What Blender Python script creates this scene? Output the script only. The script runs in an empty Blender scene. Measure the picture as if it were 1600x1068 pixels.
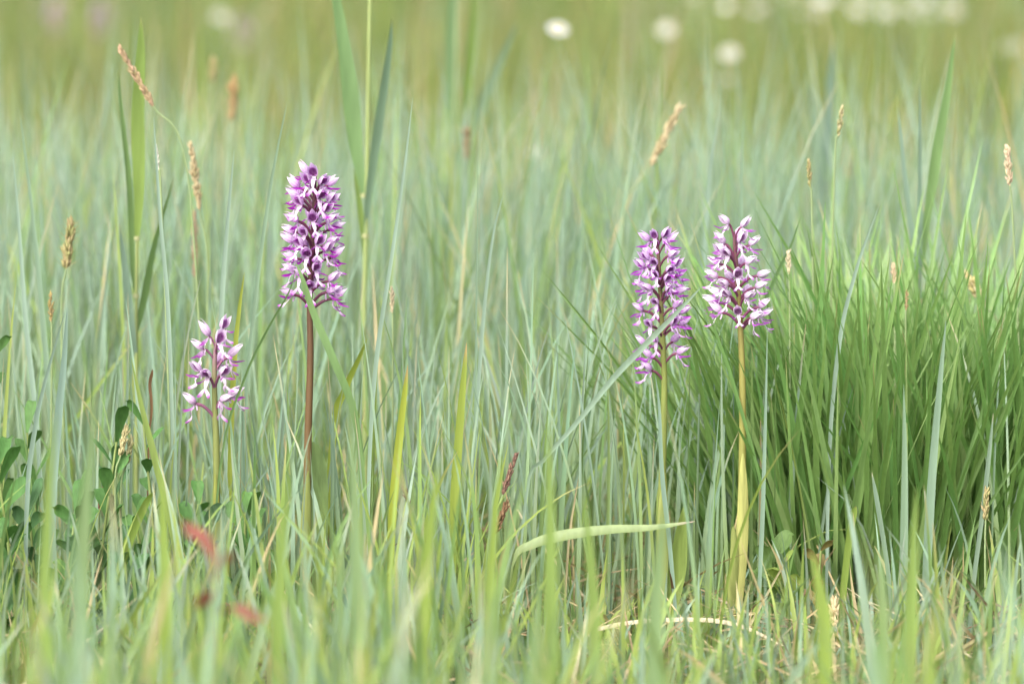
import bpy, math, random
import numpy as np
from mathutils import Vector, Matrix, Euler

# ------------------------------------------------------------------ camera, sky, sun, exposure
sc = bpy.context.scene
col = sc.collection
CAM_H, CAM_Y, PITCH, LENS = 0.50, -2.8, math.radians(6.0), 150.0
cam_data = bpy.data.cameras.new('camera')
cam = bpy.data.objects.new('camera', cam_data); col.objects.link(cam)
cam.location = (0, CAM_Y, CAM_H); cam.rotation_euler = (math.radians(90) - PITCH, 0, 0)
cam_data.lens = LENS; cam_data.sensor_width = 36.0
cam_data.clip_start = 0.05; cam_data.clip_end = 2000
cam_data.dof.use_dof = True; cam_data.dof.focus_distance = 2.81; cam_data.dof.aperture_fstop = 6.0
sc.camera = cam

SUN_EL, SUN_AZ = math.radians(44), math.radians(205)      # azimuth clockwise from +Y: behind the camera, a little left
world = bpy.data.worlds.new('World'); sc.world = world; world.use_nodes = True
wn, wl = world.node_tree.nodes, world.node_tree.links
bg = wn['Background']; sky = wn.new('ShaderNodeTexSky'); sky.sky_type = 'NISHITA'
sky.sun_disc = False; sky.sun_elevation = SUN_EL; sky.sun_rotation = SUN_AZ
sky.air_density = 1.0; sky.dust_density = 5.0; sky.ozone_density = 1.0
hs = wn.new('ShaderNodeHueSaturation'); hs.inputs['Saturation'].default_value = 0.5   # thin even cloud cover
wl.new(sky.outputs[0], hs.inputs['Color']); wl.new(hs.outputs[0], bg.inputs['Color'])
bg.inputs['Strength'].default_value = 0.15
sun_d = bpy.data.lights.new('sun', 'SUN'); sun_d.energy = 1.5; sun_d.angle = math.radians(40); sun_d.color = (1, 0.975, 0.94)
sun = bpy.data.objects.new('sun', sun_d); col.objects.link(sun)
sd = Vector((math.sin(SUN_AZ) * math.cos(SUN_EL), math.cos(SUN_AZ) * math.cos(SUN_EL), math.sin(SUN_EL)))
sun.rotation_euler = sd.to_track_quat('Z', 'Y').to_euler(); sun.location = (0, 0, 10)
sc.view_settings.view_transform = 'Standard'; sc.view_settings.look = 'None'
sc.view_settings.gamma = 1.0; sc.view_settings.use_curve_mapping = False
sc.view_settings.exposure = 1.56
sc.render.engine = 'CYCLES'
cy = sc.cycles
cy.use_denoising = True; cy.max_bounces = 8; cy.diffuse_bounces = 5; cy.transmission_bounces = 6
cy.glossy_bounces = 2; cy.caustics_reflective = False; cy.caustics_refractive = False
cy.use_adaptive_sampling = False

rng = np.random.default_rng(11); random.seed(5)

# ------------------------------------------------------------------ helpers
CP, SP = math.cos(PITCH), math.sin(PITCH)
def at(px, py, y=0.0):
    """world point seen at photo pixel (px,py), standing in the vertical plane at world y"""
    u = (px - 800) / 1600 * 36 / LENS; v = (534 - py) / 1600 * 36 / LENS
    d = np.array([u, CP + v * SP, -SP + v * CP]); t = (y - CAM_Y) / d[1]
    return np.array([0, CAM_Y, CAM_H]) + t * d
def z_at(py, y):
    v = (534 - py) / 1600 * 36 / LENS
    return CAM_H + (y - CAM_Y) * (-SP + v * CP) / (CP + v * SP)
def px_of(x, y):
    return 800 + x / ((y - CAM_Y) * 1.005) * LENS / 36 * 1600
def gz(x, y):
    x = np.asarray(x, float); y = np.asarray(y, float)
    return 0.006 * np.sin(x * 7.1 + y * 3.3) + 0.005 * np.sin(x * 3.2 - y * 6.7 + 1) + 0.012 * np.sin(x * .9 + y * .7 + 2) * np.clip((y - 2) / 3, 0, 1)
def smooth(a, b, x):
    t = np.clip((x - a) / (b - a), 0, 1); return t * t * (3 - 2 * t)

def tag(o, label=None, cat=None, group=None, kind=None):
    if label: o['label'] = label
    if cat: o['category'] = cat
    if group: o['group'] = group
    if kind: o['kind'] = kind
    return o
def empty(name, loc, parent=None):
    o = bpy.data.objects.new(name, None); o.empty_display_size = 0.01; o.location = tuple(loc)
    col.objects.link(o); o.parent = parent
    return o
def mk_mesh(name, V, Q, mat, C=None):
    me = bpy.data.meshes.new(name)
    V = np.asarray(V, np.float32).reshape(-1, 3); Q = np.asarray(Q, np.int32).reshape(-1, 4)
    me.vertices.add(len(V)); me.vertices.foreach_set('co', V.ravel())
    me.loops.add(Q.size); me.loops.foreach_set('vertex_index', Q.ravel())
    me.polygons.add(len(Q)); me.polygons.foreach_set('loop_start', np.arange(0, Q.size, 4, dtype=np.int32))
    me.polygons.foreach_set('loop_total', np.full(len(Q), 4, np.int32))
    me.polygons.foreach_set('use_smooth', np.ones(len(Q), bool))
    if C is not None:
        a = me.attributes.new('col', 'FLOAT_COLOR', 'POINT')
        C4 = np.ones((len(V), 4), np.float32); C4[:, :3] = np.asarray(C, np.float32).reshape(-1, 3)
        a.data.foreach_set('color', C4.ravel())
    me.update(); me.validate()
    if mat: me.materials.append(mat)
    return me
def link(name, me, parent=None, loc=None):
    o = bpy.data.objects.new(name, me); col.objects.link(o); o.parent = parent
    if loc is not None: o.location = tuple(loc)
    return o
class MB:
    """collects shapes, builds ONE mesh object"""
    def __init__(s): s.V = []; s.Q = []; s.C = []; s.n = 0
    def add(s, V, Q, C):
        V = np.asarray(V, float).reshape(-1, 3); s.V.append(V); s.Q.append(np.asarray(Q, int).reshape(-1, 4) + s.n)
        C = np.asarray(C, float)
        s.C.append(np.tile(C, (len(V), 1)) if C.ndim == 1 else C.reshape(-1, 3)); s.n += len(V)
    def mesh(s, name, mat): return mk_mesh(name, np.vstack(s.V), np.vstack(s.Q), mat, np.vstack(s.C))
    def build(s, name, mat, parent=None, origin=None):
        if origin is not None: s.V = [v - np.asarray(origin) for v in s.V]
        return link(name, s.mesh(name, mat), parent, origin if parent is None else None)

def unit(a): return a / np.maximum(np.linalg.norm(a, axis=-1, keepdims=True), 1e-9)
def ribbons(P, S, W, fold, C):
    """P,S (n,m,3) spine and side vectors, W (n,m) widths, C (n,m,3) -> folded blades, three verts across"""
    n, m = P.shape[:2]
    T = unit(np.gradient(P, axis=1)); S = unit(S - (S * T).sum(-1, keepdims=True) * T); N = np.cross(S, T)
    w = W[..., None]
    V = np.stack([P - S * w / 2 + N * w * fold, P, P + S * w / 2 + N * w * fold], 2)     # n,m,3,3
    base = (np.arange(n) * m * 3)[:, None, None]; r = (np.arange(m - 1) * 3)[None, :, None]; k = np.arange(2)[None, None, :]
    a = base + r + k
    Q = np.stack([a, a + 1, a + 4, a + 3], -1).reshape(-1, 4)
    CC = np.stack([C, C * 0.93, C], 2)
    return V.reshape(-1, 3), Q, CC.reshape(-1, 3)
def spline(pts, m):
    pts = np.asarray(pts, float); k = len(pts)
    if k == 2: return pts[0] + (pts[1] - pts[0]) * np.linspace(0, 1, m)[:, None]
    ext = np.vstack([2 * pts[0] - pts[1], pts, 2 * pts[-1] - pts[-2]])
    out = []
    for t in np.linspace(0, k - 1 - 1e-9, m):
        i = int(t); f = t - i; p0, p1, p2, p3 = ext[i:i + 4]
        out.append(.5 * (2 * p1 + (p2 - p0) * f + (2 * p0 - 5 * p1 + 4 * p2 - p3) * f * f + (3 * p1 - p0 - 3 * p2 + p3) * f ** 3))
    return np.array(out)
def blade_width(t, W, base=.6, peak=.35, pw=.75):
    return W * (base + (1 - base) * np.clip(t / peak, 0, 1)) * np.maximum(1 - np.clip((t - peak) / (1 - peak), 0, 1) ** 1.6, 0.012) ** pw
def leaf(mb, pts, W, color, tip=None, facing=0.3, m=16, fold=.12, base=.6, peak=.35, twist=0.3, tipfrac=.12, pw=.75, side=None):
    P = spline(pts, m); t = np.linspace(0, 1, m)
    ang = facing + twist * t; S = np.stack([np.cos(ang), np.sin(ang), 0 * ang], -1) if side is None else np.tile(np.asarray(side, float), (m, 1))
    w = blade_width(t, W, base, peak, pw)
    C = np.tile(np.asarray(color, float), (m, 1))
    if tip is not None:
        f = smooth(1 - tipfrac * 1.6, 1 - tipfrac * .3, t)[:, None]; C = C * (1 - f) + np.asarray(tip) * f
    mb.add(*ribbons(P[None], S[None], w[None], fold, C[None]))
def tube(mb, pts, r0, r1, color, m=12, k=6, color2=None):
    P = spline(pts, m); t = np.linspace(0, 1, m); T = unit(np.gradient(P, axis=0))
    ref = np.array([0.31, 0.93, 0.19]); A = unit(np.cross(T, ref)); B = np.cross(T, A)
    r = (r0 + (r1 - r0) * t)[:, None, None]; th = np.linspace(0, 2 * np.pi, k, endpoint=False)
    V = P[:, None] + r * (A[:, None] * np.cos(th)[None, :, None] + B[:, None] * np.sin(th)[None, :, None])
    i = np.arange(m - 1)[:, None] * k; j = np.arange(k)[None]
    Q = np.stack([i + j, i + (j + 1) % k, i + k + (j + 1) % k, i + k + j], -1)
    c0 = np.asarray(color, float); c1 = c0 if color2 is None else np.asarray(color2, float)
    C = (c0 + (c1 - c0) * t[:, None])[:, None].repeat(k, 1)
    mb.add(V, Q, C)
def spikelet(mb, p, d, L, R, c0, c1, k=5):
    """a small pointed husk"""
    d = unit(np.asarray(d, float)); a = unit(np.cross(d, [0.3, .8, .52])); b = np.cross(d, a)
    ts = np.array([0, .3, .65, 1.0]); rs = np.array([.35, 1.0, .75, .06]) * R
    th = np.linspace(0, 2 * np.pi, k, endpoint=False)
    V = p + d * (ts * L)[:, None, None] + rs[:, None, None] * (a * np.cos(th)[None, :, None] + b * np.sin(th)[None, :, None])
    i = np.arange(3)[:, None] * k; j = np.arange(k)[None]
    Q = np.stack([i + j, i + (j + 1) % k, i + k + (j + 1) % k, i + k + j], -1)
    C = (np.asarray(c0) + (np.asarray(c1) - np.asarray(c0)) * ts[:, None])[:, None].repeat(k, 1)
    mb.add(V, Q, C)

# ------------------------------------------------------------------ materials
def plant_mat(name, trans=0.4, rough=0.5, spec=0.3, noise=.12, scale=260.0, objrand=0.0, tint=(1.0, 1.06, .72)):
    m = bpy.data.materials.new(name); m.use_nodes = True; nt = m.node_tree; N, L = nt.nodes, nt.links
    out = N['Material Output']; pb = N['Principled BSDF']
    at_ = N.new('ShaderNodeAttribute'); at_.attribute_name = 'col'
    tc = N.new('ShaderNodeTexCoord'); mp = N.new('ShaderNodeMapping'); mp.inputs['Scale'].default_value = (scale, scale, scale * .08)
    L.new(tc.outputs['Object'], mp.inputs[0])
    nz = N.new('ShaderNodeTexNoise'); nz.inputs['Scale'].default_value = 1.0; nz.inputs['Detail'].default_value = 2; L.new(mp.outputs[0], nz.inputs['Vector'])
    mr = N.new('ShaderNodeMapRange'); mr.inputs[1].default_value = .25; mr.inputs[2].default_value = .75
    mr.inputs[3].default_value = 1 - noise; mr.inputs[4].default_value = 1 + noise; L.new(nz.outputs['Fac'], mr.inputs[0])
    hsv = N.new('ShaderNodeHueSaturation'); L.new(at_.outputs['Color'], hsv.inputs['Color']); L.new(mr.outputs[0], hsv.inputs['Value'])
    if objrand:
        oi = N.new('ShaderNodeObjectInfo'); m2 = N.new('ShaderNodeMapRange')
        m2.inputs[3].default_value = .5 - objrand * .05; m2.inputs[4].default_value = .5 + objrand * .04; L.new(oi.outputs['Random'], m2.inputs[0]); L.new(m2.outputs[0], hsv.inputs['Hue'])
    L.new(hsv.outputs[0], pb.inputs['Base Color'])
    pb.inputs['Roughness'].default_value = rough; pb.inputs['Specular IOR Level'].default_value = spec
    if trans > 0:
        tr = N.new('ShaderNodeBsdfTranslucent'); mx = N.new('ShaderNodeMix'); mx.data_type = 'RGBA'; mx.blend_type = 'MULTIPLY'
        mx.inputs[0].default_value = 1; L.new(hsv.outputs[0], mx.inputs[6]); mx.inputs[7].default_value = (*tint, 1)
        L.new(mx.outputs[2], tr.inputs['Color'])
        ms = N.new('ShaderNodeMixShader'); ms.inputs[0].default_value = trans
        L.new(pb.outputs[0], ms.inputs[1]); L.new(tr.outputs[0], ms.inputs[2]); L.new(ms.outputs[0], out.inputs['Surface'])
    return m
M_SEDGE = plant_mat('glaucous_leaf', .38, .55, .35, tint=(1, 1.05, .8))
M_GRASS = plant_mat('grass_leaf', .42, .5, .3)
M_TUSS = plant_mat('tussock_leaf', .40, .42, .4, objrand=.35)
M_FAR = plant_mat('far_meadow_leaf', .40, .6, .2)
M_LEAF = plant_mat('herb_leaf', .3, .6, .18, noise=.2, scale=500)
M_DRY = plant_mat('dry_plant', .25, .8, .15, noise=.25, scale=400, tint=(1, .95, .85))
M_STEM = plant_mat('stem', .12, .45, .35, noise=.14, scale=500, tint=(1, 1, .9))
M_PETAL = plant_mat('petal', .42, .55, .25, noise=.08, scale=900, tint=(1, .94, 1.0))

def ground_mat():
    m = bpy.data.materials.new('meadow_soil'); m.use_nodes = True; N, L = m.node_tree.nodes, m.node_tree.links
    pb = N['Principled BSDF']; pb.inputs['Roughness'].default_value = .95; pb.inputs['Specular IOR Level'].default_value = .1
    tc = N.new('ShaderNodeTexCoord')
    n1 = N.new('ShaderNodeTexNoise'); n1.inputs['Scale'].default_value = 30; n1.inputs['Detail'].default_value = 8; L.new(tc.outputs['Object'], n1.inputs['Vector'])
    cr = N.new('ShaderNodeValToRGB'); e = cr.color_ramp.elements
    e[0].position = .3; e[0].color = (.05, .045, .02, 1); e[1].position = .7; e[1].color = (.14, .13, .06, 1)
    x = cr.color_ramp.elements.new(.5); x.color = (.07, .085, .03, 1)
    L.new(n1.outputs['Fac'], cr.inputs[0])
    n2 = N.new('ShaderNodeTexNoise'); n2.inputs['Scale'].default_value = .35; n2.inputs['Detail'].default_value = 6; L.new(tc.outputs['Object'], n2.inputs['Vector'])
    c2 = N.new('ShaderNodeValToRGB'); e = c2.color_ramp.elements
    e[0].position = .3; e[0].color = (.07, .10, .03, 1); e[1].position = .7; e[1].color = (.13, .15, .05, 1)
    L.new(n2.outputs['Fac'], c2.inputs[0])
    mx = N.new('ShaderNodeMix'); mx.data_type = 'RGBA'; mx.inputs[0].default_value = .5
    L.new(cr.outputs[0], mx.inputs[6]); L.new(c2.outputs[0], mx.inputs[7]); L.new(mx.outputs[2], pb.inputs['Base Color'])
    bp = N.new('ShaderNodeBump'); bp.inputs['Strength'].default_value = .7; bp.inputs['Distance'].default_value = .01
    L.new(n1.outputs['Fac'], bp.inputs['Height']); L.new(bp.outputs[0], pb.inputs['Normal'])
    return m

# ------------------------------------------------------------------ ground: one sheet to the horizon
xs = np.concatenate([[-600, -200, -60, -20, -9], np.linspace(-5, 5, 101), [9, 20, 60, 200, 600]])
ys = np.concatenate([[-300, -60, -12], np.linspace(-4, 10, 141), np.linspace(11, 40, 30), [70, 150, 350, 900]])
X, Y = np.meshgrid(xs, ys); Zg = gz(X, Y) * (np.abs(X) < 30) * (np.abs(Y) < 60)
nx = len(xs); i = np.arange(len(ys) - 1)[:, None] * nx + np.arange(nx - 1)[None]
g = link('ground', mk_mesh('ground', np.stack([X, Y, Zg], -1), np.stack([i, i + 1, i + nx + 1, i + nx], -1), ground_mat()))
tag(g, 'mossy brown soil under the meadow grass', 'ground', kind='structure')

# ------------------------------------------------------------------ grass fields (nobody could count them)
def field(name, x, y, L, th0, curl, az, face, W, C, mat, m, fold, label, tip=None, tipp=0.0, peak=.3, sink=.004, foot=None):
    n = len(x); t = np.linspace(0, 1, m)
    th = th0[:, None] + curl[:, None] * t[None] ** 1.6
    ds = L[:, None] / (m - 1); hz = np.concatenate([np.zeros((n, 1)), np.cumsum(np.sin((th[:, 1:] + th[:, :-1]) / 2) * ds, 1)], 1)
    vz = np.concatenate([np.zeros((n, 1)), np.cumsum(np.cos((th[:, 1:] + th[:, :-1]) / 2) * ds, 1)], 1)
    P = np.stack([x[:, None] + hz * np.cos(az)[:, None], y[:, None] + hz * np.sin(az)[:, None], (gz(x, y) - sink)[:, None] + vz], -1)
    fa = face[:, None] + rng.normal(0, .5, n)[:, None] * t[None]
    S = np.stack([np.cos(fa), np.sin(fa), 0 * fa], -1)
    Wd = blade_width(t[None], W[:, None], peak=peak)
    CC = np.repeat(C[:, None], m, 1)
    if foot is not None:                                          # young leaf bases are fresher and carry less wax
        f = (1 - smooth(.2, .75, t))[None, :, None] * rng.uniform(.3, 1, n)[:, None, None]; CC = CC * (1 - f) + np.asarray(foot) * f
    if tip is not None:
        dry = (rng.random(n) < tipp)[:, None, None]; f = smooth(.8, .97, t)[None, :, None] * dry
        CC = CC * (1 - f) + np.asarray(tip) * f
    o = link(name, mk_mesh(name, *ribbons(P, S, Wd, fold, CC)[:2], mat, ribbons(P, S, Wd, fold, CC)[2]))
    tag(o, label, 'grass', kind='stuff')
    return o
def palette(n, cols, p, jitter=.10):
    idx = rng.choice(len(cols), n, p=np.array(p) / np.sum(p)); C = np.asarray(cols)[idx]
    return C * (1 + rng.normal(0, jitter, (n, 1))) * (1 + rng.normal(0, jitter * .35, (n, 3)))
GLAUC, GLAUC2, GREEN, YGREEN, STRAW, DULL = (.205, .292, .212), (.25, .34, .245), (.17, .265, .095), (.255, .335, .085), (.44, .36, .20), (.125, .20, .08)

# orchid corridors: (pixel x, lowest visible pixel y of the stem, half width)
CORR = [(485, 690, 26), (338, 650, 22), (1037, 740, 24), (1160, 890, 24), (485, 500, 75), (338, 640, 62), (1034, 600, 66), (1156, 525, 70), (30, 790, 42), (142, 745, 30), (197, 740, 14), (795, 850, 16), (250, 700, 20), (1060, 850, 30), (940, 850, 120), (15, 620, 30), (1303, 1010, 12)]
def cap_front(x, y, L, lo, hi):
    """no blade standing before the orchids rises above a random photo row, nor hides the orchids"""
    n = len(x); row = rng.uniform(lo, hi, n); p = px_of(x, y)
    for cx, ry, hw in CORR:
        k = np.abs(p - cx) < hw + 14; row[k] = np.maximum(row[k], ry + rng.uniform(0, 160, k.sum()))
    zc = np.maximum(z_at(row, y) - gz(x, y), .03)
    return np.minimum(L, zc * 1.03)
def fan(n, y0, y1, margin, bias=1.0):
    y = y0 + (y1 - y0) * rng.random(n) ** bias
    return rng.uniform(-1, 1, n) * (0.12 * (y - CAM_Y) + margin), y
def clump(x, y, f=3.1, s=0.0): return .5 + .5 * np.sin(x * f + 1.7 * np.sin(y * f * .8 + s)) * np.cos(y * f * 1.3 + np.sin(x * f * .6 + 1 + s))

# blue-green sedge behind and among the orchids
x, y = fan(17000, 0.02, 2.3, .55, 1.25)
keep = rng.random(len(x)) < .35 + .65 * clump(x, y, 5.5); keep = keep & ~((px_of(x, y) > 1185) & (y < .46) & (rng.random(len(x)) < .82)); x, y = x[keep], y[keep]; n = len(x)
Lm = .175 + .115 * smooth(.05, .8, y) - .03 * smooth(1.3, 2.4, y)
Lm = Lm - .05 * smooth(.9, 2.2, y); L = np.clip(Lm * (1 + rng.normal(0, .18, n)) + .07 * (rng.random(n) < .06), .08, .41)
field('sedge_grass', x, y, L, np.abs(rng.normal(.03, .07, n)) + (rng.random(n) < .10) * rng.uniform(.1, .45, n), rng.normal(.2, .2, n), rng.normal(0, 1.3, n) + np.pi * (rng.random(n) < .38), rng.normal(0, .7, n),
      rng.uniform(.0016, .0036, n), palette(n, [GLAUC, GLAUC2, GREEN, YGREEN, STRAW], [.46, .28, .18, .06, .02]), M_SEDGE, 9, .16,
      'dense blue green sedge blades filling the meadow behind the orchids', tip=STRAW, tipp=.25, foot=(.22, .305, .115))
# front: lower grass between camera and orchids, thinning towards the camera
def tuss_cap(x, y, L):
    k = px_of(x, y) > 1170 - 200 * (y < -.3); L = L.copy(); L[k] = np.minimum(L[k], np.maximum(z_at(rng.uniform(800, 1080, k.sum()) - 260 * (rng.random(k.sum()) < .05), y[k]), .03)); return L
for nm, nb, y0, y1, lo, hi, wr, cp, lab in [
        ('front_meadow_grass', 1900, -.30, .03, 600, 1000, (.0018, .0042), [.26, .16, .20, .34, .04], 'fresh mixed green grass blades standing around the orchid stems'),
        ('foreground_grass', 720, -1.0, -.30, 740, 1100, (.003, .0065), [.22, .16, .30, .30, .02], 'soft blurred yellow green grass nearest to the viewer')]:
    x, y = fan(nb, y0, y1, .30); n = len(x)
    if y1 < 0:
        cl = rng.choice([60, 130, 215, 300, 470, 540, 650, 720, 850, 1010, 1290, 1390, 1480], n); loose = rng.random(n) < .3
        x = np.where(loose, x, (cl + rng.normal(0, 30, n) - 800) / 1600 * .24 * (y - CAM_Y))
    L = tuss_cap(x, y, cap_front(x, y, np.clip(rng.normal(.19, .05, n), .06, .30), lo, hi))
    field(nm, x, y, L, np.abs(rng.normal(.06, .09, n)) + (rng.random(n) < .15) * rng.uniform(.1, .5, n), rng.normal(.3, .28, n), rng.normal(0, 1.4, n) + np.pi * (rng.random(n) < .42), rng.normal(0, .7, n),
          rng.uniform(*wr, n), palette(n, [GLAUC, GLAUC2, GREEN, YGREEN, STRAW], cp), M_GRASS, 9, .14, lab, tip=STRAW, tipp=.25, foot=(.24, .32, .09))
# low undergrass
x, y = fan(15000, -.36, 2.6, .5, 1.1); n = len(x)
L = np.clip(rng.normal(.085, .035, n), .02, .17); fr = y < .03; L[fr] = cap_front(x[fr], y[fr], L[fr], 800, 1090)
field('low_undergrass', x, y, L, np.abs(rng.normal(.15, .22, n)), rng.normal(.5, .5, n), rng.uniform(0, 6.28, n), rng.uniform(0, 3.14, n),
      rng.uniform(.0012, .0032, n), palette(n, [GLAUC, GREEN, YGREEN, STRAW, DULL], [.22, .32, .24, .10, .12]), M_GRASS, 6, .14,
      'short tangled green and straw coloured undergrass at ground level', tip=STRAW, tipp=.2)
# dead litter
x, y = fan(5200, -.6, 1.2, .4); n = len(x)
field('dead_grass_litter', x, y, rng.uniform(.04, .13, n), rng.uniform(.9, 1.5, n), rng.normal(.1, .3, n), rng.uniform(0, 6.28, n), rng.uniform(0, 3.14, n),
      rng.uniform(.001, .003, n), palette(n, [STRAW, (.30, .24, .13), (.18, .12, .07), (.5, .44, .30)], [.4, .3, .15, .15]), M_DRY, 5, .1,
      'dry pale dead grass stems lying on the soil', sink=-.006)
# far meadow, yellower and looser, out to thirty metres
def far(name, n, y0, y1, margin, Lr, Wr, cols, p, label, bias=1.0):
    x, y = fan(n, y0, y1, margin, bias); L = np.clip(rng.normal(Lr[0], Lr[1], n) * (.75 + .5 * clump(x, y, 1.3)), .04, Lr[2])
    C = palette(n, cols, p, .15); c = clump(x, y * .6, 3.0, 2)[:, None]; C = C * (1 - .6 * c * np.array([.25, .22, .6])); c = clump(x, y, 4.1, 5)[:, None] ** 2; C = C * (1 + .6 * c * np.array([.5, .2, .2]))
    field(name, x, y, L, np.abs(rng.normal(.08, .12, n)), rng.normal(.3, .3, n), rng.uniform(0, 6.28, n), rng.normal(0, .8, n), rng.uniform(*Wr, n), C, M_FAR, 4, .12, label)
far('middle_meadow_grass', 24000, 2.1, 6.5, .6, (.20, .06, .34), (.002, .005), [(.13, .195, .06), (.21, .25, .065), GLAUC, (.3, .25, .13), (.17, .16, .065), (.08, .13, .04)], [.34, .30, .08, .06, .08, .14], 'soft yellow green meadow grass just beyond the sedge')
far('far_meadow_grass', 52000, 6.3, 30, 1.2, (.24, .08, .42), (.004, .010), [(.135, .20, .065), (.21, .25, .075), GLAUC, (.3, .25, .14), (.16, .15, .075), (.075, .125, .04)], [.34, .26, .12, .06, .08, .14], 'blurred green grass of the distant meadow', .8)

far('meadow_seed_stalks', 900, 1.6, 8.0, .5, (.33, .07, .46), (.0025, .006), [(.36, .28, .16), (.34, .24, .19), (.17, .22, .10), (.24, .30, .2), (.10, .15, .05)], [.2, .15, .25, .25, .15], 'tall thin blurred stalks scattered through the meadow beyond the sedge')
# ------------------------------------------------------------------ orchids
def srgb(r, g_, b): return tuple(((c / 255 + .055) / 1.055) ** 2.4 if c > 10 else c / 3294 for c in (r, g_, b))
def sepal(mb, L, R, v0, hw, cols, split, ku=9, kv=7, rs=1.0):
    """one curved sepal of the helmet: axis +X, v0 = angle round the axis from the top"""
    u = np.linspace(0, 1, ku)[:, None]; s = np.linspace(-1, 1, kv)[None]
    r = R * rs * (np.clip(u, .0, 1) ** .5 * np.clip(1.0 - u, 0, 1) ** .8 * 2.1 + .10)
    hwu = hw * (1 - u ** 3.5) ** .9 + .02
    v = v0 + s * hwu; dv = split * u ** 3
    X = L * u * (1 - .03 * s * s) + 0 * s
    Yv = r * np.sin(v) + dv * np.sin(v0) * R; Zv = r * np.cos(v) + dv * np.cos(v0) * R + .0006
    V = np.stack([X, Yv, Zv], -1)
    i = np.arange(ku - 1)[:, None] * kv + np.arange(kv - 1)[None]
    Q = np.stack([i, i + 1, i + kv + 1, i + kv], -1)
    c0, c1, cv = (np.asarray(c) for c in cols)
    f = u[..., None] * np.ones((1, kv, 1)); C = c0 * (1 - f) + c1 * f
    vein = (np.abs(np.sin(s * 4.7)) ** 3)[..., None] * .5 * (1 - f) ** .7; C = C * (1 - vein) + cv * vein
    mb.add(V, Q, C)
def make_flower_meshes(pal, seed, open_=1.0, lipw=1.0):
    rnd = random.Random(seed); J = lambda a: rnd.uniform(-a, a)
    white, pink, mag, dark = (np.asarray(pal[k]) for k in ('white', 'pink', 'mag', 'dark'))
    mm = .001
    h = MB(); Lh, Rh = (11.2 + J(1.0)) * mm, (2.9 + J(.25)) * mm
    sp = .5 + J(.25)
    sepal(h, Lh, Rh, 0.0, .85, (pink, white, mag), sp)
    for sg in (-1, 1): sepal(h, Lh * .97, Rh * 1.02, sg * 1.35, .85, (pink, white, mag), sp * 1.2)
    sepal(h, Lh * .78, Rh, 0, 1.7, (dark, pink * .5 + mag * .5, pink), 0, 6, 9, .80)                       # dark veined petals inside the helmet
    hood = h.mesh('hood', M_PETAL)
    l = MB(); z = np.zeros(3)
    body = np.array([[.3, 0, .1], [2.0, 0, -1.6], [3.2 + J(.5), J(.3), -4.4], [3.9 + J(.6), J(.5), -7.0]]) * mm
    def lobe(pts, W, c0, c1, peak, base, side, m=8, fold=.14, tf=.8):
        P = spline(np.asarray(pts), m); t = np.linspace(0, 1, m); w = np.maximum(blade_width(t, W, base, peak, .5), W * .25)
        f = smooth(.15, tf, t)[:, None]; C = np.asarray(c0) * (1 - f) + np.asarray(c1) * f
        l.add(*ribbons(P[None], np.tile(np.asarray(side, float), (1, m, 1)), w[None], fold, C[None]))
    lobe(body, 2.5 * mm * lipw, white * .75 + mag * .25, white, .2, .95, (0, 1, 0), 7, .1)
    b1 = body[-1]
    for sg in (-1, 1):
        a = np.array([[1.0, .6 * sg, -.9], [2.6, 2.2 * sg, -2.2 + J(.5)], [4.9 + J(.6), (3.6 + J(.6)) * sg, -3.1 + J(.8)], [8.4 + J(1.0), (4.6 + J(1.0)) * sg, -2.6 + J(1.5)]]) * mm
        lobe(a, 1.3 * mm * lipw, pink, mag, .55, .6, (.35, -.1 * sg, .94), tf=pal.get('armf', .7))
        leg = np.array([b1 + np.array([-.2, .3 * sg, .3]) * mm, b1 + np.array([.7, 1.5 * sg, -1.4]) * mm, b1 + np.array([2.4 + J(.5), (2.6 + J(.5)) * sg, -2.6 + J(.5)]) * mm, b1 + np.array([4.2 + J(.6), (3.2 + J(.5)) * sg, -3.0 + J(.6)]) * mm])
        lobe(leg, 2.0 * mm * lipw, white * .6 + pink * .4, mag, .55, .55, (-.3, .8, .5 * sg), 8, .14, .95)
    lobe([b1 + np.array([0, 0, .2]) * mm, b1 + np.array([.5, 0, -1]) * mm, b1 + np.array([1.0, 0, -1.9]) * mm], .7 * mm, pink, mag, .3, .8, (0, 1, 0), 4)
    for k in range(9):                                                                     # raised purple tufts on the lip
        t = rnd.uniform(.1, .85); q = body[0] + (body[-1] - body[0]) * t + np.array([.35 + .8 * math.sin(t * 3), J(.7), 0]) * mm
        spikelet(l, q, (1, 0, .3), .55 * mm, .2 * mm, mag, mag, 4)
    tube(l, np.array([[0, 0, 0], [-.6, 0, -2], [-.3, 0, -4.2]]) * mm, .75 * mm, .5 * mm, white * .5 + pink * .5, 5, 6)     # spur
    lip = l.mesh('lip', M_PETAL)
    p = MB()
    tube(p, np.array([[-9.6, 0, -9.5], [-7.2, 0, -5.2], [-3.6, 0, -1.2], [0.4, 0, .3]]) * mm, .75 * mm, 1.05 * mm, pal['ovary'], 9, 7, pal['ovary2'])
    leaf(p, np.array([[-9.6, .3, -9.6], [-8.6, .5, -8.0], [-7.8, .3, -6.2]]) * mm, 1.6 * mm, pal['ovary2'], m=4, facing=1.57)
    ped = p.mesh('pedicel', M_STEM)
    return hood, lip, ped

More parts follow.
